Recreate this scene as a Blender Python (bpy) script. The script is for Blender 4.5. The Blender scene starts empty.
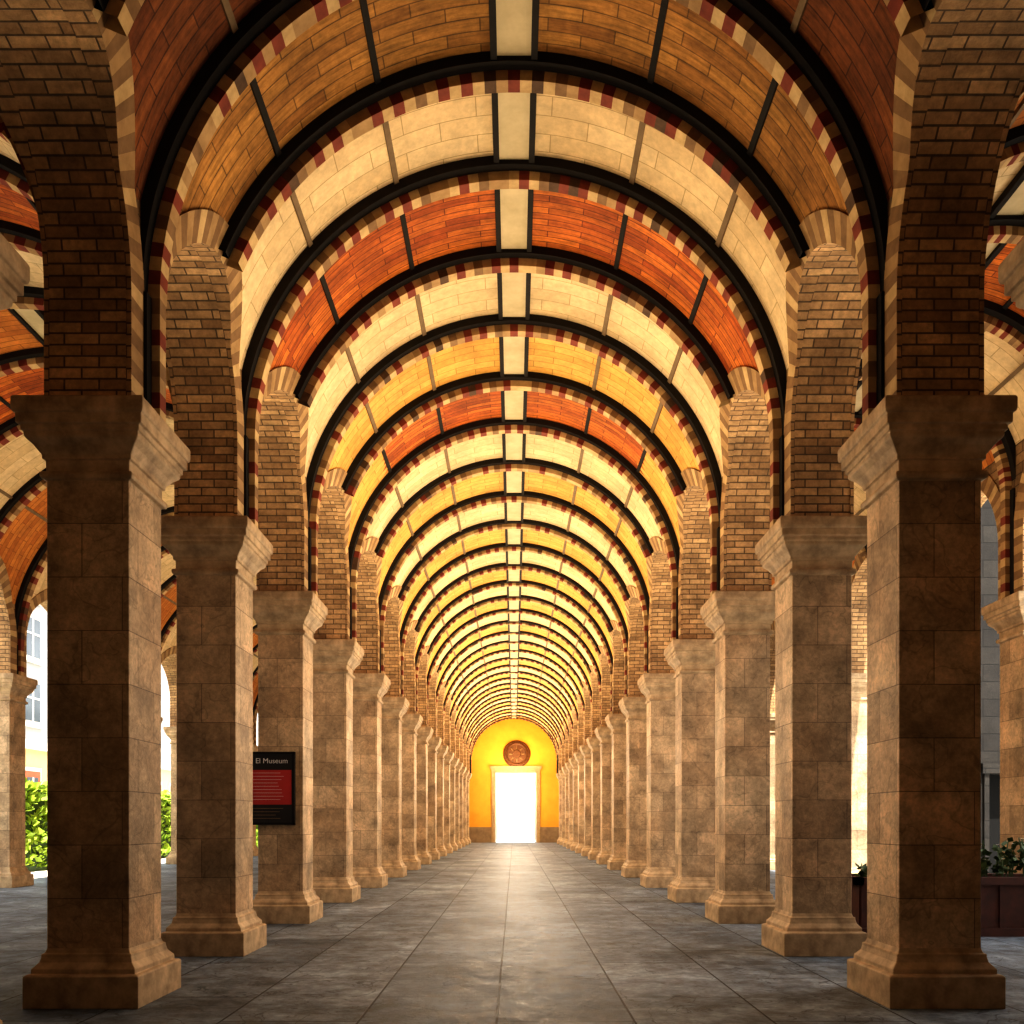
import bpy, math, random, bmesh
from mathutils import Vector
random.seed(7)
S=bpy.context.scene
D1=6.5
# ------------------------------------------------------------------ materials
def newmat(name):
    m=bpy.data.materials.new(name); m.use_nodes=True
    nt=m.node_tree; b=nt.nodes['Principled BSDF']
    return m,nt,b
def N(nt,t,**k):
    n=nt.nodes.new(t)
    for a,v in k.items(): setattr(n,a,v)
    return n
def mixc(nt,fac,a,b,mode='MIX'):
    n=N(nt,'ShaderNodeMix',data_type='RGBA',blend_type=mode)
    for s,v in ((0,fac),(6,a),(7,b)):
        if isinstance(v,(int,float)): n.inputs[s].default_value=v
        elif isinstance(v,tuple): n.inputs[s].default_value=(*v,1)
        else: nt.links.new(v,n.inputs[s])
    return n.outputs[2]
def ramp(nt,inp,stops):
    r=N(nt,'ShaderNodeValToRGB'); e=r.color_ramp.elements
    while len(e)<len(stops): e.new(0.5)
    for i,(p,c) in enumerate(stops):
        e[i].position=p; e[i].color=(*c,1) if isinstance(c,tuple) else (c,c,c,1)
    nt.links.new(inp,r.inputs[0]); return r.outputs[0]
def noise(nt,coord,scale,detail=5,rough=.6,stretch=None):
    n=N(nt,'ShaderNodeTexNoise'); n.inputs['Scale'].default_value=scale
    n.inputs['Detail'].default_value=detail; n.inputs['Roughness'].default_value=rough
    if stretch:
        mp=N(nt,'ShaderNodeMapping'); mp.inputs['Scale'].default_value=stretch
        nt.links.new(coord,mp.inputs[0]); coord=mp.outputs[0]
    nt.links.new(coord,n.inputs['Vector']); return n.outputs[0]
def brickmat(name,c1,c2,mortar,bw,bh,ms=.008,stain=.5,rough=.8,bump=.4,grain=None,randobj=False,wear=3.0,veins=False):
    m,nt,b=newmat(name)
    uv=N(nt,'ShaderNodeTexCoord')
    u=uv.outputs['UV']; ob=uv.outputs['Object']
    if randobj:
        oi=N(nt,'ShaderNodeObjectInfo')
        cx=N(nt,'ShaderNodeCombineXYZ')
        mm=N(nt,'ShaderNodeMath',operation='MULTIPLY'); mm.inputs[1].default_value=37
        nt.links.new(oi.outputs['Random'],mm.inputs[0])
        for i in range(3): nt.links.new(mm.outputs[0],cx.inputs[i])
        add=N(nt,'ShaderNodeVectorMath',operation='ADD')
        nt.links.new(ob,add.inputs[0]); nt.links.new(cx.outputs[0],add.inputs[1]); ob=add.outputs[0]
        fl=N(nt,'ShaderNodeMath',operation='FLOOR'); nt.links.new(mm.outputs[0],fl.inputs[0])
        m2=N(nt,'ShaderNodeMath',operation='MULTIPLY'); m2.inputs[1].default_value=bh*2; nt.links.new(fl.outputs[0],m2.inputs[0])
        cy=N(nt,'ShaderNodeCombineXYZ'); nt.links.new(m2.outputs[0],cy.inputs[1])
        ad2=N(nt,'ShaderNodeVectorMath',operation='ADD'); nt.links.new(u,ad2.inputs[0]); nt.links.new(cy.outputs[0],ad2.inputs[1]); u=ad2.outputs[0]
    bt=N(nt,'ShaderNodeTexBrick'); nt.links.new(u,bt.inputs['Vector'])
    bt.inputs['Color1'].default_value=(*c1,1); bt.inputs['Color2'].default_value=(*c2,1)
    bt.inputs['Mortar'].default_value=(*mortar,1)
    bt.inputs['Scale'].default_value=1; bt.inputs['Mortar Size'].default_value=ms
    bt.inputs['Brick Width'].default_value=bw; bt.inputs['Row Height'].default_value=bh
    bt.inputs['Mortar Smooth'].default_value=.3
    n1=noise(nt,ob,wear,7,.65); n2=noise(nt,ob,wear*9,6,.7)
    col=bt.outputs[0]
    f=ramp(nt,n1,[(.3,1-stain),(.7,1.15)])
    col=mixc(nt,1.0,col,f,'MULTIPLY')
    f2=ramp(nt,n2,[(.3,1-stain*.6),(.65,1.1)])
    col=mixc(nt,1.0,col,f2,'MULTIPLY')
    if veins:
        vn=N(nt,'ShaderNodeTexNoise'); vn.inputs['Scale'].default_value=2.4; vn.inputs['Detail'].default_value=3; vn.inputs['Distortion'].default_value=.6
        nt.links.new(ob,vn.inputs['Vector'])
        col=mixc(nt,1.0,col,ramp(nt,vn.outputs[0],[(.485,1.),(.5,.72),(.51,1.)]),'MULTIPLY')
        hn=noise(nt,ob,1.1,3,.5)
        col=mixc(nt,ramp(nt,hn,[(.45,0.),(.7,.3)]),col,mixc(nt,1.0,col,(1.05,.80,.6),'MULTIPLY'))
    if grain:
        g=noise(nt,u,1,6,.7,stretch=grain)
        col=mixc(nt,1.0,col,ramp(nt,g,[(.35,.6),(.6,1.1)]),'MULTIPLY')
    nt.links.new(col,b.inputs['Base Color'])
    b.inputs['Roughness'].default_value=rough
    sub=N(nt,'ShaderNodeMath',operation='SUBTRACT')
    mu=N(nt,'ShaderNodeMath',operation='MULTIPLY'); mu.inputs[1].default_value=.6
    nt.links.new(n2,mu.inputs[0]); nt.links.new(mu.outputs[0],sub.inputs[0]); nt.links.new(bt.outputs[1],sub.inputs[1])
    bp=N(nt,'ShaderNodeBump'); bp.inputs['Strength'].default_value=bump; bp.inputs['Distance'].default_value=.02
    nt.links.new(sub.outputs[0],bp.inputs['Height']); nt.links.new(bp.outputs[0],b.inputs['Normal'])
    return m
def noisemat(name,c1,c2,scale=6,rough=.7,bump=.2,metal=0):
    m,nt,b=newmat(name); tc=N(nt,'ShaderNodeTexCoord')
    n=noise(nt,tc.outputs['Object'],scale,6,.65)
    nt.links.new(mixc(nt,ramp(nt,n,[(.3,0.),(.7,1.)]),c1,c2),b.inputs['Base Color'])
    b.inputs['Roughness'].default_value=rough; b.inputs['Metallic'].default_value=metal
    bp=N(nt,'ShaderNodeBump'); bp.inputs['Strength'].default_value=bump; bp.inputs['Distance'].default_value=.01
    nt.links.new(n,bp.inputs['Height']); nt.links.new(bp.outputs[0],b.inputs['Normal'])
    return m
M={}
M['pillar']=brickmat('pillar_travertine',(.80,.59,.37),(.50,.36,.22),(.28,.20,.125),.60,.40,.004,.52,.68,.6,randobj=True,wear=2.6,veins=True)
M['trimstone']=noisemat('moulding_stone',(.28,.195,.115),(.70,.52,.32),5,.72,.4)
M['brick']=brickmat('arch_brick',(.78,.51,.26),(.40,.24,.115),(.18,.12,.07),.26,.085,.008,.5,.85,.8,wear=2)
M['wallbrick']=brickmat('spandrel_stone',(.36,.23,.11),(.22,.135,.065),(.11,.07,.035),.40,.14,.008,.5,.85,.6)
M['v_cream']=noisemat('voussoir_cream',(.42,.29,.14),(.66,.48,.25),6,.8,.3)
M['v_tan']=noisemat('voussoir_tan',(.31,.195,.09),(.48,.32,.155),6,.8,.3)
M['v_brown']=noisemat('voussoir_brown',(.18,.105,.05),(.30,.185,.09),6,.8,.3)
M['v_red']=noisemat('voussoir_red',(.15,.03,.018),(.27,.06,.032),6,.8,.3)
M['v_dark']=noisemat('voussoir_dark',(.06,.035,.02),(.14,.08,.045),6,.8,.3)
M['iron']=noisemat('dark_iron',(.006,.005,.004),(.014,.010,.008),10,.85,.1,0)
M['joint']=noisemat('panel_joint',(.16,.11,.06),(.24,.17,.10),6,.8,.1)
M['strip']=noisemat('crown_plaster',(.50,.42,.26),(.66,.56,.37),3,.85,.1)
M['p_cream']=brickmat('panel_cream',(.78,.61,.37),(.68,.51,.29),(.46,.33,.17),.75,.24,.006,.25,.85,.2,wear=1.2)
M['p_yellow']=brickmat('panel_yellow',(.80,.48,.14),(.68,.37,.09),(.40,.22,.05),.60,.17,.007,.28,.85,.25,wear=1.2)
M['p_ochre']=brickmat('panel_ochre',(.58,.30,.08),(.36,.165,.045),(.20,.10,.03),.60,.13,.007,.45,.85,.3,grain=(2,22,1),wear=1.5)
M['p_brown']=brickmat('panel_brown',(.34,.12,.035),(.22,.07,.022),(.12,.04,.015),.60,.13,.007,.45,.85,.3,grain=(2,22,1),wear=1.5)
M['p_red']=brickmat('panel_burnt_orange',(.80,.25,.04),(.46,.10,.016),(.22,.05,.012),.80,.10,.007,.45,.8,.35,grain=(2,30,1),wear=1.5)
M['p_orange']=brickmat('panel_orange',(.66,.27,.06),(.50,.17,.035),(.28,.09,.02),.60,.12,.007,.35,.85,.3,wear=1.5)
M['yellow']=noisemat('yellow_plaster',(.74,.33,.03),(.82,.40,.045),1.2,.85,.1)
M['wains']=noisemat('wainscot_stone',(.20,.13,.07),(.32,.22,.12),3,.8,.2)
M['sky_block_roof']=noisemat('roof_tar',(.05,.04,.035),(.09,.07,.06),3,.9,.1)
def floormat():
    m,nt,b=newmat('floor_slate'); tc=N(nt,'ShaderNodeTexCoord'); o=tc.outputs['Object']
    mp=N(nt,'ShaderNodeMapping'); mp.inputs['Rotation'].default_value=(0,0,math.pi/2); mp.inputs['Location'].default_value=(.2,.12,0)
    nt.links.new(o,mp.inputs[0])
    bt=N(nt,'ShaderNodeTexBrick'); nt.links.new(mp.outputs[0],bt.inputs['Vector'])
    bt.inputs['Color1'].default_value=(.21,.255,.31,1); bt.inputs['Color2'].default_value=(.14,.175,.22,1); bt.inputs['Mortar'].default_value=(.025,.03,.035,1)
    bt.inputs['Scale'].default_value=1; bt.inputs['Mortar Size'].default_value=.009; bt.inputs['Brick Width'].default_value=1.7; bt.inputs['Row Height'].default_value=.95
    bt.inputs['Mortar Smooth'].default_value=.2
    n1=noise(nt,o,.7,9,.78); n2=noise(nt,o,4,9,.78)
    c=mixc(nt,1.0,bt.outputs[0],ramp(nt,n1,[(.38,.45),(.62,1.5)]),'MULTIPLY')
    c=mixc(nt,1.0,c,ramp(nt,n2,[(.38,.45),(.62,1.4)]),'MULTIPLY')
    vo=N(nt,'ShaderNodeTexNoise'); vo.inputs['Scale'].default_value=1.3; vo.inputs['Detail'].default_value=5; vo.inputs['Distortion'].default_value=1.5
    nt.links.new(o,vo.inputs['Vector'])
    crack=ramp(nt,vo.outputs[0],[(.488,1.),(.5,.35),(.508,1.)])
    c=mixc(nt,1.0,c,crack,'MULTIPLY')
    nt.links.new(c,b.inputs['Base Color'])
    nt.links.new(ramp(nt,n2,[(.35,.47),(.65,.75)]),b.inputs['Roughness'])
    b.inputs['Specular IOR Level'].default_value=.35
    sub=N(nt,'ShaderNodeMath',operation='SUBTRACT'); nt.links.new(n2,sub.inputs[0]); nt.links.new(bt.outputs[1],sub.inputs[1])
    bp=N(nt,'ShaderNodeBump'); bp.inputs['Strength'].default_value=.6; bp.inputs['Distance'].default_value=.02
    nt.links.new(sub.outputs[0],bp.inputs['Height']); nt.links.new(bp.outputs[0],b.inputs['Normal'])
    return m
M['floor']=floormat()
M['pave']=noisemat('pale_paving',(.62,.60,.55),(.74,.72,.68),2,.85,.1)
M['fac_grey']=noisemat('facade_grey',(.40,.41,.42),(.50,.51,.52),.5,.85,.1)
M['fac_yel']=noisemat('facade_yellow',(.70,.52,.28),(.78,.60,.34),.5,.85,.1)
M['fac_wht']=noisemat('facade_trim',(.7,.68,.64),(.8,.78,.74),1,.8,.1)
M['court']=noisemat('courtyard_stone',(.36,.355,.335),(.44,.43,.41),1,.85,.1)
M['fac_red']=noisemat('facade_red',(.45,.12,.06),(.55,.17,.09),1,.8,.1)
M['glass']=noisemat('window_glass',(.05,.07,.09),(.10,.13,.16),.5,.15,0)
M['ashlar']=brickmat('grey_ashlar',(.030,.026,.022),(.015,.013,.012),(.007,.006,.005),.7,.35,.012,.5,.9,.4)
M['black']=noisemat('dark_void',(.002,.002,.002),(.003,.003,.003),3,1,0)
M['signblk']=noisemat('sign_black',(.012,.011,.011),(.022,.02,.02),3,.6,0)
M['signred']=noisemat('sign_red',(.42,.03,.03),(.5,.045,.04),3,.6,0)
M['signwht']=noisemat('sign_white',(.7,.68,.64),(.8,.78,.74),3,.6,0)
M['planter']=noisemat('planter_wood',(.05,.016,.010),(.10,.03,.018),8,.7,.2)
M['soil']=noisemat('soil',(.03,.02,.012),(.06,.04,.025),12,.95,.5)
M['leaf']=noisemat('leaf_green',(.025,.05,.012),(.06,.11,.025),3,.6,0)
M['hedge']=noisemat('hedge_green',(.22,.38,.03),(.50,.64,.08),2,.6,0)
M['petal']=noisemat('petal_white',(.7,.68,.62),(.8,.78,.74),3,.6,0)
M['bronze']=noisemat('bronze',(.07,.025,.008),(.20,.08,.02),9,.5,.3,.3)
# ------------------------------------------------------------------ mesh builder
class MB:
    def __init__(s): s.v=[];s.f=[];s.m=[];s.uv=[];s.mats=[]
    def mi(s,k):
        if k not in s.mats: s.mats.append(k)
        return s.mats.index(k)
    def q(s,pts,mat,uvs=None):
        i=len(s.v); s.v+= [tuple(p) for p in pts]; s.f.append(tuple(range(i,i+len(pts)))); s.m.append(s.mi(mat))
        if uvs is None:
            a=Vector(pts[1])-Vector(pts[0]); b=Vector(pts[2])-Vector(pts[0]); n=a.cross(b)
            ax=max(range(3),key=lambda k:abs(n[k]))
            uvs=[(p[1],p[2]) if ax==0 else ((p[0],p[2]) if ax==1 else (p[0],p[1])) for p in pts]
        s.uv+=list(uvs)
    def box(s,x0,x1,y0,y1,z0,z1,mat):
        P=lambda a,b,c:(a,b,c)
        s.q([P(x0,y0,z0),P(x1,y0,z0),P(x1,y0,z1),P(x0,y0,z1)],mat)
        s.q([P(x1,y1,z0),P(x0,y1,z0),P(x0,y1,z1),P(x1,y1,z1)],mat)
        s.q([P(x0,y1,z0),P(x0,y0,z0),P(x0,y0,z1),P(x0,y1,z1)],mat)
        s.q([P(x1,y0,z0),P(x1,y1,z0),P(x1,y1,z1),P(x1,y0,z1)],mat)
        s.q([P(x0,y0,z1),P(x1,y0,z1),P(x1,y1,z1),P(x0,y1,z1)],mat)
        s.q([P(x0,y1,z0),P(x1,y1,z0),P(x1,y0,z0),P(x0,y0,z0)],mat)
    def mesh(s,name):
        me=bpy.data.meshes.new(name); me.from_pydata(s.v,[],s.f)
        for k in s.mats: me.materials.append(M[k])
        me.polygons.foreach_set('material_index',s.m)
        ul=me.uv_layers.new(name='UVMap'); flat=[c for u in s.uv for c in u]
        ul.data.foreach_set('uv',flat); me.update(); return me
    def obj(s,name,parent=None,loc=(0,0,0)):
        o=bpy.data.objects.new(name,s.mesh(name)); S.collection.objects.link(o); o.location=loc
        if parent: o.parent=parent
        return o
def empty(name,loc=(0,0,0)):
    o=bpy.data.objects.new(name,None); S.collection.objects.link(o); o.location=loc; o.empty_display_size=.2; return o
# ------------------------------------------------------------------ layout
PS=.306; CAPZ=4.48; STZ=5.30; APEX=6.58; RW=.24; TOP=9.3
ratios=[-.52,-.14,.24,.62,1.0,1.393,1.845,2.33,2.86,3.4,3.93,4.46,4.99,5.52,6.06,6.6,7.12,7.64,8.16,8.68,9.2]
PY=[D1*r+.47 for r in ratios]
YEND=PY[-1]
XN=3.18; XL=-10.9; XR=7.25
B=APEX-STZ
def bay(y):
    for a,b in zip(PY[:-1],PY[1:]):
        if a<=y<=b: return a,b
    return None
def cutz(y,off):
    bb=bay(y)
    if not bb: return 0
    mid=(bb[0]+bb[1])/2; h=(bb[1]-bb[0])/2-PS+off
    t=(y-mid)/h
    if abs(t)>=1: return 0
    return STZ+(B+off)*math.sqrt(1-t*t)
V={'n':(0,XN-PS,XN-PS+.08,5.46),
   'l':((XL-XN)/2,(-XN-PS-XL-PS)/2,(-XN-PS-XL-PS)/2+.10,5.15),
   'r':((XR+XN)/2,(XR-XN-2*PS)/2,(XR-XN-2*PS)/2+.10,6.0)}
def vx(v,z):
    xc,d,R,zs=V[v]
    return R if z<=zs else math.sqrt(max(.01,R*R-(z-zs)**2))
# ------------------------------------------------------------------ pillar
def pillar_mesh():
    mb=MB()
    prof=[(.425,0),(.425,.235),(.412,.245),(.385,.25),(.385,.285),(.372,.30),(.345,.33),(.335,.37),(.335,.39),(.318,.395),(.306,.43),
          (.306,3.92),(.338,3.93),(.346,3.955),(.338,3.98),(.312,3.985),(.312,4.07),(.332,4.075),(.332,4.105),(.345,4.12),(.372,4.16),(.41,4.195),(.42,4.21),(.42,4.24),(.436,4.245),(.436,4.285),(.460,4.29),(.460,4.36),(.476,4.365),(.482,4.39),(.482,4.46),(.474,4.48)]
    c=[(-1,-1),(1,-1),(1,1),(-1,1)]
    for (w0,z0),(w1,z1) in zip(prof[:-1],prof[1:]):
        mat='pillar' if (w0==w1==.306) else 'trimstone'
        for k in range(4):
            a=c[k];b=c[(k+1)%4]
            u0=k*.7+.04
            mb.q([(a[0]*w0,a[1]*w0,z0),(b[0]*w0,b[1]*w0,z0),(b[0]*w1,b[1]*w1,z1),(a[0]*w1,a[1]*w1,z1)],mat,
                 [(u0,z0),(u0+.61,z0),(u0+.61,z1),(u0,z1)])
    w=.474
    mb.q([(-w,-w,4.48),(w,-w,4.48),(w,w,4.48),(-w,w,4.48)],'trimstone')
    w=.425
    mb.q([(-w,w,0),(w,w,0),(w,-w,0),(-w,-w,0)],'trimstone')
    me=mb.mesh('stone_pillar')
    bm=bmesh.new(); bm.from_mesh(me); bmesh.ops.remove_doubles(bm,verts=bm.verts,dist=.0005); bm.to_mesh(me); bm.free()
    return me
pm=pillar_mesh()
for X in (-XN,XN,XL,XR):
    for y in PY[:-1]:
        o=bpy.data.objects.new('stone_pillar',pm); S.collection.objects.link(o); o.location=(X,y,0)
        bv=o.modifiers.new('bev','BEVEL'); bv.width=.006; bv.segments=2; bv.limit_method='ANGLE'; bv.angle_limit=math.radians(30)
# ------------------------------------------------------------------ arcade walls
def arcade(name,X,vin,sin_,vout,light_block=False):
    mb=MB(); NA=28
    for a,b in zip(PY[:-1],PY[1:]):
        mid=(a+b)/2; h=(b-a)/2-PS
        pts=[(a+PS,CAPZ)]+[(mid-h*math.cos(math.pi*i/NA),STZ+B*math.sin(math.pi*i/NA)) for i in range(NA+1)]+[(b-PS,CAPZ)]
        for sx in (-1,1):
            x=X+sx*PS
            for y0,y1 in ((a,a+PS),(b-PS,b)):
                mb.q([(x,y0,CAPZ),(x,y1,CAPZ),(x,y1,TOP),(x,y0,TOP)],'wallbrick')
            for (y0,z0),(y1,z1) in zip(pts[1:-1],pts[2:-1]):
                mb.q([(x,y0,z0),(x,y1,z1),(x,y1,TOP),(x,y0,TOP)],'wallbrick')
        s=0
        for (y0,z0),(y1,z1) in zip(pts[:-1],pts[1:]):
            L=math.hypot(y1-y0,z1-z0)
            mb.q([(X-PS,y0,z0),(X+PS,y0,z0),(X+PS,y1,z1),(X-PS,y1,z1)],'brick',[(0,s),(.612,s),(.612,s+L),(0,s+L)])
            s+=L
    if light_block:
        mb.box(X-.12,X+.12,PY[0],PY[4],0,APEX+.05,'wallbrick')  # unseen solid panel added to keep side light off the near bays
    o=mb.obj(name)
    rb=MB()
    for bi,(a,b) in enumerate(zip(PY[:-1],PY[1:])):
        mid=(a+b)/2; h=(b-a)/2-PS
        def P(off):
            hh=h+off; out=[]
            ns=7
            for i in range(ns): out.append((mid-hh,CAPZ+(STZ-CAPZ)*i/ns))
            n=38
            for i in range(n+1):
                t=math.pi*i/n; out.append((mid-hh*math.cos(t),STZ+(B+off)*math.sin(t)))
            for i in range(ns): out.append((mid+hh,STZ-(STZ-CAPZ)*(i+1)/ns))
            return out
        pin=P(-.004); pou=P(RW)
        for sx in (-1,1):
            v = vin if sx==sin_ else vout
            def xf(z):
                if v is None: return X+sx*(PS+.03)
                xc,d,R,zs=V[v]
                dd=min(d-.02,vx(v,z)-.025)
                return xc+ (dd if X>xc else -dd)
            xb=X+sx*(PS-.02)
            s=0
            for k in range(len(pin)-1):
                mat=('v_tan','v_brown','v_cream','v_brown','v_tan','v_brown')[k%6]
                a0=pin[k];a1=pin[k+1];b0=pou[k];b1=pou[k+1]
                f=[(xf(p[1]),p[0],p[1]) for p in (a0,a1,b1,b0)]
                rb.q(f,mat)
                L=math.hypot(a1[0]-a0[0],a1[1]-a0[1])
                rb.q([(xb,a0[0],a0[1]),(xb,a1[0],a1[1]),f[1],f[0]],'brick',[(0,s),(0,s+L),(abs(f[1][0]-xb),s+L),(abs(f[0][0]-xb),s)])
                s+=L
                rb.q([(xb,b0[0],b0[1]),(xb,b1[0],b1[1]),f[2],f[3]],mat)
    rb.obj('voussoir_rings',parent=o)
    return o
arcade('wall_left',-XN,'n',1,'l')
arcade('wall_right',XN,'n',-1,'r')
arcade('wall_outer_left',XL,'l',1,None,True)
arcade('wall_outer_right',XR,'r',-1,None,True)
# ------------------------------------------------------------------ vaults
ribY=[]
for a,b in zip(PY[:-1],PY[1:]): ribY+= [(a,False),((a+b)/2,True)]
ribY.append((PY[-1]-.35,False))
seq=['p_ochre','p_cream']*3+['p_brown','p_brown']
seq=seq+['p_ochre','p_cream','p_red','p_cream','p_yellow','p_red','p_cream','p_yellow']
while len(seq)<len(ribY): seq+=['p_cream','p_yellow']
seqa=[{'p_ochre':'p_orange','p_yellow':'p_orange','p_red':'p_red','p_cream':'p_cream','p_brown':'p_ochre'}[s] for s in seq]
ceil=empty('ceiling')
def vault(v,seq,label):
    xc,d,R,zs=V[v]; mb=MB(); NT=72
    edges=[y for y,_ in ribY[:-1]]+[YEND]
    for k in range(len(edges)-1):
        y0,y1=edges[k],edges[k+1]; n=10
        ys=[y0+(y1-y0)*i/n for i in range(n+1)]
        rows=[]
        for y in ys:
            cz=max(zs,cutz(min(max(y,PY[0]),PY[-1]),.13))
            t0=math.asin(min(.99,(cz-zs)/R))
            rows.append([t0+(math.pi-2*t0)*i/NT for i in range(NT+1)])
        for i in range(n):
            for j in range(NT):
                q=[(ys[i],rows[i][j]),(ys[i+1],rows[i+1][j]),(ys[i+1],rows[i+1][j+1]),(ys[i],rows[i][j+1])]
                mid=sum(t for _,t in q)/4
                c=seq[k]
                if v=='n' and k==13 and abs(mid-math.pi/2)>.82: c='p_yellow'
                mb.q([(xc+R*math.cos(t),y,zs+R*math.sin(t)) for y,t in q],c,[((t-math.pi/2)*R, y) for y,t in q])
    mb.obj(label+'_panels',parent=ceil)
    rb=MB()
    def band(y0,y1,ri,ro,t0,n,matf):
        for i in range(n):
            ta=t0+(math.pi-2*t0)*i/n; tb=t0+(math.pi-2*t0)*(i+1)/n
            P=lambda r,t,y:(xc+r*math.cos(t),y,zs+r*math.sin(t))
            m=matf(i)
            rb.q([P(ri,ta,y0),P(ri,tb,y0),P(ro,tb,y0),P(ro,ta,y0)],m)
            rb.q([P(ri,ta,y1),P(ri,tb,y1),P(ro,tb,y1),P(ro,ta,y1)],m)
            rb.q([P(ri,ta,y0),P(ri,tb,y0),P(ri,tb,y1),P(ri,ta,y1)],m)
    cyc=['v_cream','v_red','v_tan','v_brown','v_cream','v_red']
    for y,ismid in ribY:
        far=max(0,min(1,(y-14)/20))
        hi_=.095-.04*far; hs=hi_+.095-.055*far
        cz = max(zs,APEX+.03) if ismid else zs
        t0=math.asin(min(.98,(cz-zs)/R)) if ismid else -.0
        z0=y
        band(z0-.10,z0,R-hi_,R+.02,t0,72,lambda i:'iron')
        nb=int(80*(math.pi-2*t0)/math.pi)//2*2+1
        off=random.randint(0,3)
        band(z0,z0+.14,R-hs,R+.02,t0,nb,lambda i:cyc[(i+off)%6] if random.random()>.15 else random.choice(('v_dark','v_tan','v_cream')))
        if not ismid:
            for s in (-1,1):
                xb=xc+s*R
                xa=xc+s*(R-hs); xi=xc+s*(R-hi_-.03)
                lo=min(xa,xb);hi=max(xa,xb)
                nbk=max(2,int((zs-CAPZ)/.11))
                for k in range(nbk):
                    za=CAPZ+(zs-CAPZ)*k/nbk; zb=CAPZ+(zs-CAPZ)*(k+1)/nbk
                    rb.box(lo,hi,z0,z0+.12,za,zb,cyc[k%4])
                lo=min(xi,xb);hi=max(xi,xb)
                rb.box(lo,hi,z0-.09,z0,CAPZ,zs,'iron')
    rb.obj(label+'_ribs',parent=ceil)
    lb=MB(); ya,yb=PY[0],YEND; zc=zs+R
    lb.box(xc-.155,xc+.155,ya,yb,zc-.05,zc+.05,'strip')
    for s in (-1,1):
        lo,hi=sorted((xc+s*.155,xc+s*.215)); lb.box(lo,hi,ya,yb,zc-.09,zc+.05,'iron')
    for deg in (25,47,68):
        for s in (-1,1):
            t=math.pi/2+s*math.radians(deg); w=.028/R
            P=lambda r,tt,y:(xc+r*math.cos(tt),y,zs+r*math.sin(tt))
            for k in range(len(edges)-1):
                y0,y1=edges[k],edges[k+1]
                m='iron' if seq[k] in('p_red','p_ochre') and deg!=68 else 'joint'
                if zs+R*math.sin(t)<APEX+.2: continue
                lb.q([P(R-.03,t-w,y0),P(R-.03,t+w,y0),P(R-.03,t+w,y1),P(R-.03,t-w,y1)],m)
                lb.q([P(R-.03,t-w,y0),P(R-.03,t-w,y1),P(R+.01,t-w,y1),P(R+.01,t-w,y0)],m)
                lb.q([P(R-.03,t+w,y0),P(R-.03,t+w,y1),P(R+.01,t+w,y1),P(R+.01,t+w,y0)],m)
    lb.obj(label+'_longitudinal_beams',parent=ceil)
vault('n',seq,'nave_vault'); vault('l',seqa,'aisle_vault'); vault('r',seqa,'side_aisle_vault')
rf=MB(); rf.box(XL-.6,XR+.6,PY[0]-.8,YEND+.6,TOP,TOP+.3,'sky_block_roof'); rf.obj('sky_block_roof')  # unseen slab added above the vaults to block the sky
# ------------------------------------------------------------------ floor & ground
fl=MB(); fl.box(XL-.8,XR+1.0,PY[0]-1,YEND+1.2,-.12,0,'floor'); fl.obj('floor')
gr=MB(); gr.box(-90,90,-40,160,-.35,-.10,'pave'); gr.obj('ground')
wb=MB(); wb.box(XL-.3,XR+.3,PY[0]-.8,PY[0]-.5,0,TOP,'wallbrick'); wb.obj('rear_light_block')  # unseen wall added behind the camera to stop light reaching front faces
# ------------------------------------------------------------------ end wall with portal
DW=1.40; DH=4.74
yw=YEND
ew=MB()
def rect(x0,x1,z0,z1,mat,y=yw,t=.5): ew.box(x0,x1,y,y+t,z0,z1,mat)
DX=.12
rect(-3.4,DX-DW,1.05,TOP,'yellow'); rect(DX+DW,3.4,1.05,TOP,'yellow'); rect(DX-DW,DX+DW,DH,TOP,'yellow')
rect(-3.4,DX-DW,0,1.05,'wains',yw-.04,.54); rect(DX+DW,3.4,0,1.05,'wains',yw-.04,.54)
rect(XL-.3,-3.4,0,TOP,'wains'); rect(3.4,XR+.3,0,TOP,'wains')
ew.obj('wall_end')
d=empty('door_1',(DX,yw,0))
db=MB()
for s in (-1,1):
    lo,hi=sorted((s*DW,s*(DW+.24))); db.box(lo,hi,-.10,-.0,0,DH+.22,'v_tan')
db.box(-DW-.34,DW+.34,-.16,0,DH+.22,DH+.42,'v_tan')
db.box(-DW,DW,-.10,0,DH,DH+.22,'v_tan')
db.obj('frame',d)
lv=MB()
for s in (-1,1):
    lo,hi=sorted((s*(DW-.07),s*(DW-.005)))
    lv.box(lo,hi,.5,1.75,0.02,DH-.05,'fac_wht')
    for k in range(4):
        l2,h2=sorted((s*(DW-.10),s*(DW-.07))); lv.box(l2,h2,.6,1.65,.25+k*1.1,1.15+k*1.1,'fac_wht')
lv.obj('leaves',d)
def disc_prof(mb,prof,n,mat):
    for (r0,o0),(r1,o1) in zip(prof[:-1],prof[1:]):
        for i in range(n):
            a=2*math.pi*i/n;b=2*math.pi*(i+1)/n
            P=lambda r,t,o:(r*math.cos(t),-o,r*math.sin(t))
            mb.q([P(r0,a,o0),P(r0,b,o0),P(r1,b,o1),P(r1,a,o1)],mat)
md=MB(); mz=1.37+(822-754)*9.3*.00728
disc_prof(md,[(0.001,.10),(.25,.10),(.30,.05),(.62,.05),(.64,.13),(.70,.17),(.76,.13),(.78,.08),(.84,.08),(.86,.13),(.91,.10),(.93,0)],48,'bronze')
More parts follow.
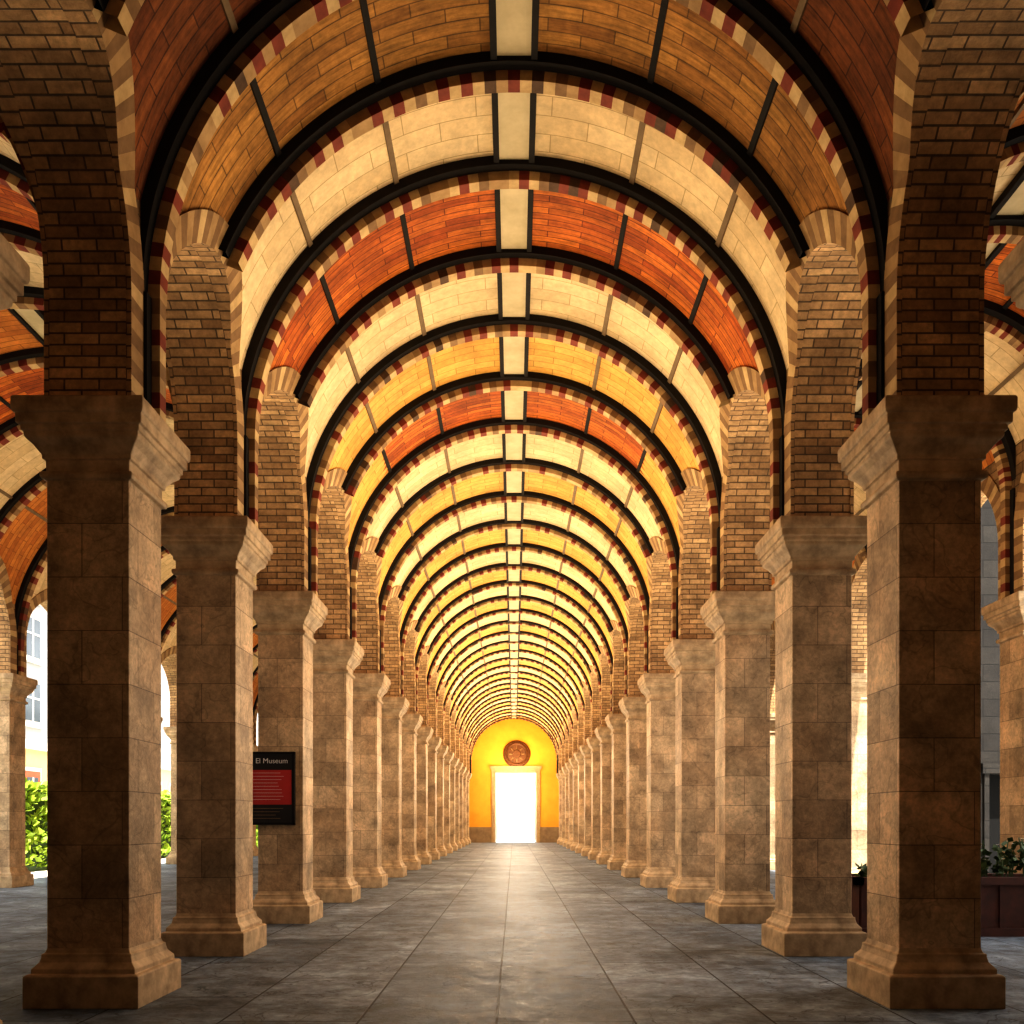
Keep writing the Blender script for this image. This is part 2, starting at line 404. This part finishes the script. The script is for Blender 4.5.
for k in range(8):
    t=2*math.pi*k/8
    for j in range(2):
        w=.07; r0,r1=.24,.58
        c,s_=math.cos(t),math.sin(t)
        sg_=1 if j else -1
        md.q([(r0*c-sg_*w*s_,-.06,r0*s_+sg_*w*c),(r1*c,-.07,r1*s_),(.4*c,-.16,.4*s_)],'v_cream' if j else 'v_tan')
md.obj('wall_medallion',loc=(0.18,yw,mz))
# ------------------------------------------------------------------ sign
sy=PY[6]-PS
sg=empty('information_sign',(-3.315,sy,1.83))
sb=MB(); sb.box(-.325,.325,-.05,0,-.48,.48,'signblk')
for x0,x1,z0,z1 in ((-.34,-.31,-.495,.495),(.31,.34,-.495,.495),(-.34,.34,.465,.495),(-.34,.34,-.495,-.465)):
    sb.box(x0,x1,-.065,0,z0,z1,'iron')
sb.box(-.27,.30,-.056,-.05,-.22,.25,'signred')
for k in range(9):
    z=.21-k*.045
    sb.box(-.22,-.22+random.uniform(.33,.46),-.059,-.056,z-.004,z,'signwht')
for k in range(4):
    z=-.27-k*.045; sb.box(-.22,-.22+random.uniform(.2,.42),-.053,-.05,z-.004,z,'v_tan')
sb.obj('board',sg)
def text(body,size,loc,parent,mat):
    cu=bpy.data.curves.new('title','FONT'); cu.body=body; cu.size=size; cu.extrude=.002; cu.align_x='CENTER'
    cu.materials.append(M[mat]); o=bpy.data.objects.new('title',cu); S.collection.objects.link(o)
    o.parent=parent; o.location=loc; o.rotation_euler=(math.pi/2,0,0)
text('El Museum',.10,(.03,-.055,.34),sg,'signwht')
# ------------------------------------------------------------------ planter with plant
pl=empty('planter_box',(5.35,11.1,0))
pb=MB()
pb.box(-1.2,1.2,-.36,.36,.08,.62,'planter'); pb.box(-1.25,1.25,-.41,.41,.0,.10,'planter')
for a in ((-1.26,1.26,-.42,-.32),(-1.26,1.26,.32,.42),(-1.26,-1.16,-.42,.42),(1.16,1.26,-.42,.42)): pb.box(*a,.62,.71,'planter')
for k in range(8): pb.box(-1.18+k*.333,-1.14+k*.333,-.375,-.36,.10,.62,'planter')
pb.box(-1.16,1.16,-.32,.32,.58,.66,'soil')
pb.obj('box',pl)
def leafcloud(mb,n,fn,size,mat):
    for _ in range(n):
        p=Vector(fn()); d=Vector((random.uniform(-1,1),random.uniform(-1,1),random.uniform(-.3,1))).normalized()
        u=d.cross(Vector((random.uniform(-1,1),random.uniform(-1,1),random.uniform(-1,1)))).normalized()
        s=size*random.uniform(.6,1.3); w=s*.35
        mb.q([p,p+d*s*.5+u*w,p+d*s,p+d*s*.5-u*w],mat)
lb=MB()
for _ in range(60):
    bx=random.uniform(-1.05,1.1);by=random.uniform(-.25,.25); hh=random.uniform(.18,.42)*(1.3 if bx>.4 else .5)
    lean=Vector((random.uniform(-.2,.2),random.uniform(-.2,.2),1)); base=Vector((bx,by,.64)); tip=base+lean*hh
    w=.008; lb.q([base+Vector((-w,0,0)),base+Vector((w,0,0)),tip+Vector((w,0,0)),tip+Vector((-w,0,0))],'leaf')
    def fn():
        t=random.uniform(.25,1); return base.lerp(tip,t)
    leafcloud(lb,9,fn,.10,'leaf')
    if random.random()<.6 and bx>.3:
        for a in range(5):
            t=2*math.pi*a/5; c=Vector((math.cos(t),math.sin(t),.25))*.035; pz=Vector((-math.sin(t),math.cos(t),0))*.014
            lb.q([tip,tip+c*.6+pz,tip+c,tip+c*.6-pz],'petal')
lb.obj('plants',pl)
# ------------------------------------------------------------------ hedges
def hedge(x0,x1,y0,y1,z1):
    mb=MB(); mb.box(x0+.15,x1-.15,y0,y1,-.1,z1-.15,'leaf')
    L=y1-y0; n=int(L*260)
    def fn():
        k=random.random()
        if k<.2: return (random.choice((x0+.12,x1-.12))+random.uniform(-.1,.1),random.uniform(y0,y1),random.uniform(0,z1-.1))
        if k<.8: return (x1-.12 if x0<0 else x0+.12, random.uniform(y0,y1),random.uniform(0,z1))
        return (random.uniform(x0,x1),random.uniform(y0,y1),z1-.15+random.uniform(-.05,.1+.15*math.sin(random.random()*6)))
    leafcloud(mb,n,fn,.26,'hedge'); mb.obj('garden_hedge')
hedge(-15.6,-14.2,14,60,2.5)
hedge(12.2,13.4,26,60,2.1)
# ------------------------------------------------------------------ street buildings
def facade(name,X,sgn,y0,y1):
    mb=MB(); dpt=8
    def bx(a,b,ya,yb,z0,z1,m):
        lo,hi=sorted((X+sgn*a,X+sgn*b)); mb.box(lo,hi,ya,yb,z0,z1,m)
    bx(-dpt,0,y0,y1,-.1,5.2,'fac_yel'); bx(-dpt,0,y0,y1,5.2,16,'fac_grey')
    bx(0,.35,y0,y1,5.0,5.4,'fac_wht'); bx(0,.5,y0,y1,15.6,16.2,'fac_wht'); bx(0,.15,y0,y1,-.1,.7,'fac_wht')
    y=y0+1.5
    while y<y1-2:
        bx(0,.06,y-.15,y+1.65,.7,4.1,'fac_wht'); bx(.06,.09,y,y+1.5,.9,3.9,'fac_red')
        bx(.09,.11,y+.25,y+1.25,1.1,3.6,'glass'); bx(.11,.14,y+.70,y+.80,1.1,3.6,'fac_wht')
        for z in (6.4,9.6,12.6):
            bx(0,.08,y-.1,y+1.6,z-.2,z+2.1,'fac_wht'); bx(.08,.1,y+.05,y+1.45,z,z+1.9,'glass')
            bx(.1,.13,y+.70,y+.80,z,z+1.9,'fac_wht'); bx(.1,.13,y,y+1.5,z+1.1,z+1.18,'fac_wht'); bx(0,.22,y-.2,y+1.7,z-.3,z-.18,'fac_wht')
        y+=3.1
    mb.obj(name)
facade('street_building',-24,1,8,95)
facade('street_building',23,-1,22,95)
gb=MB()
gx0,gx1,gy=8.7,15,18.0
gb.box(gx0,9.55,gy,gy+5,-.1,8.5,'ashlar'); gb.box(10.7,gx1,gy,gy+5,-.1,8.5,'ashlar'); gb.box(9.55,10.7,gy,gy+5,2.35,8.5,'ashlar')
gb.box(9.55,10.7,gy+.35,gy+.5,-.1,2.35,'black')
gb.box(9.45,9.55,gy-.06,gy+.3,-.1,2.45,'ashlar'); gb.box(10.7,10.8,gy-.06,gy+.3,-.1,2.45,'ashlar'); gb.box(9.4,10.85,gy-.1,gy+.1,2.35,2.55,'ashlar')
gb.box(gx0-.1,gx1,gy-.15,gy,8.3,8.6,'ashlar'); gb.box(gx0-.05,9.45,gy-.08,gy,-.1,.5,'ashlar')
gb.obj('grey_stone_building')
cw=MB(); cw.box(-14,14,YEND+16,YEND+16.4,-.1,11,'court'); cw.box(-14,14,YEND+15.85,YEND+16,-.1,.6,'court'); cw.box(-14,14,YEND+15.8,YEND+16,10.6,11.1,'court'); cw.obj('courtyard_wall')
# ------------------------------------------------------------------ lights
l=bpy.data.lights.new('sun','SUN'); l.energy=10; l.angle=math.radians(.6); l.color=(1,.94,.84)
o=bpy.data.objects.new('sun',l); S.collection.objects.link(o)
o.rotation_euler=Vector((-.10,.42,-.85)).to_track_quat('-Z','Y').to_euler()
w=bpy.data.worlds.new('world'); S.world=w; w.use_nodes=True
bg=w.node_tree.nodes['Background']; bg.inputs[0].default_value=(1.0,.98,.95,1); bg.inputs[1].default_value=2.9
def lamp(kind,loc,e,col=(1,.76,.46),r=.5):
    l=bpy.data.lights.new('fill_lamp',kind); l.energy=e; l.color=col; l.shadow_soft_size=r  # added fill lights floating without fixtures, to brighten vaults and pillars
    if kind=='SPOT': l.spot_size=math.radians(165); l.spot_blend=.5
    o=bpy.data.objects.new('fill_lamp',l); S.collection.objects.link(o); o.location=loc; o.rotation_euler=(math.pi,0,0)
for i,(a,b) in enumerate(zip(PY[:-1],PY[1:])):
    far=min(1,(a-7)/35); L=(b-a)/2.5
    if i in(2,3): lamp('POINT',(0,(a+b)/2,3.4),24,(1,.80,.58),.7)  # added fill that lifts the nearest pillars
    if i<4: continue
    lamp('SPOT',(0,(a+b)/2,4.0),((100 if i==4 else 155)+170*far)*L)
    if i>=4: lamp('POINT',(0,(a+b)/2,3.4),((40 if i==4 else 75)+65*far)*L,(1,.83,.63),.7)
    if i<12: lamp('SPOT',(-6.8,(a+b)/2,4.0),80)
    if i<8: lamp('SPOT',(5.2,(a+b)/2,4.0),40)
l=bpy.data.lights.new('end_wall_fill','POINT'); l.energy=280; l.color=(1,.82,.55); l.shadow_soft_size=.3  # added fill light, no fixture; makes the end wall glow
o=bpy.data.objects.new('end_wall_fill',l); S.collection.objects.link(o); o.location=(0,YEND-3.0,5.0)
# ------------------------------------------------------------------ camera
c=bpy.data.cameras.new('camera'); c.lens=893/1024*36; c.sensor_width=36; c.shift_x=-.002; c.shift_y=.303; c.clip_end=400
co=bpy.data.objects.new('camera',c); S.collection.objects.link(co); co.location=(0,0,1.37); co.rotation_euler=(math.pi/2,0,0)
S.camera=co
S.view_settings.view_transform='Standard'
for lk in ('High Contrast','Standard - High Contrast'):
    try:
        S.view_settings.look=lk; break
    except Exception as e: print('look',e)
print('LOOK',S.view_settings.look)
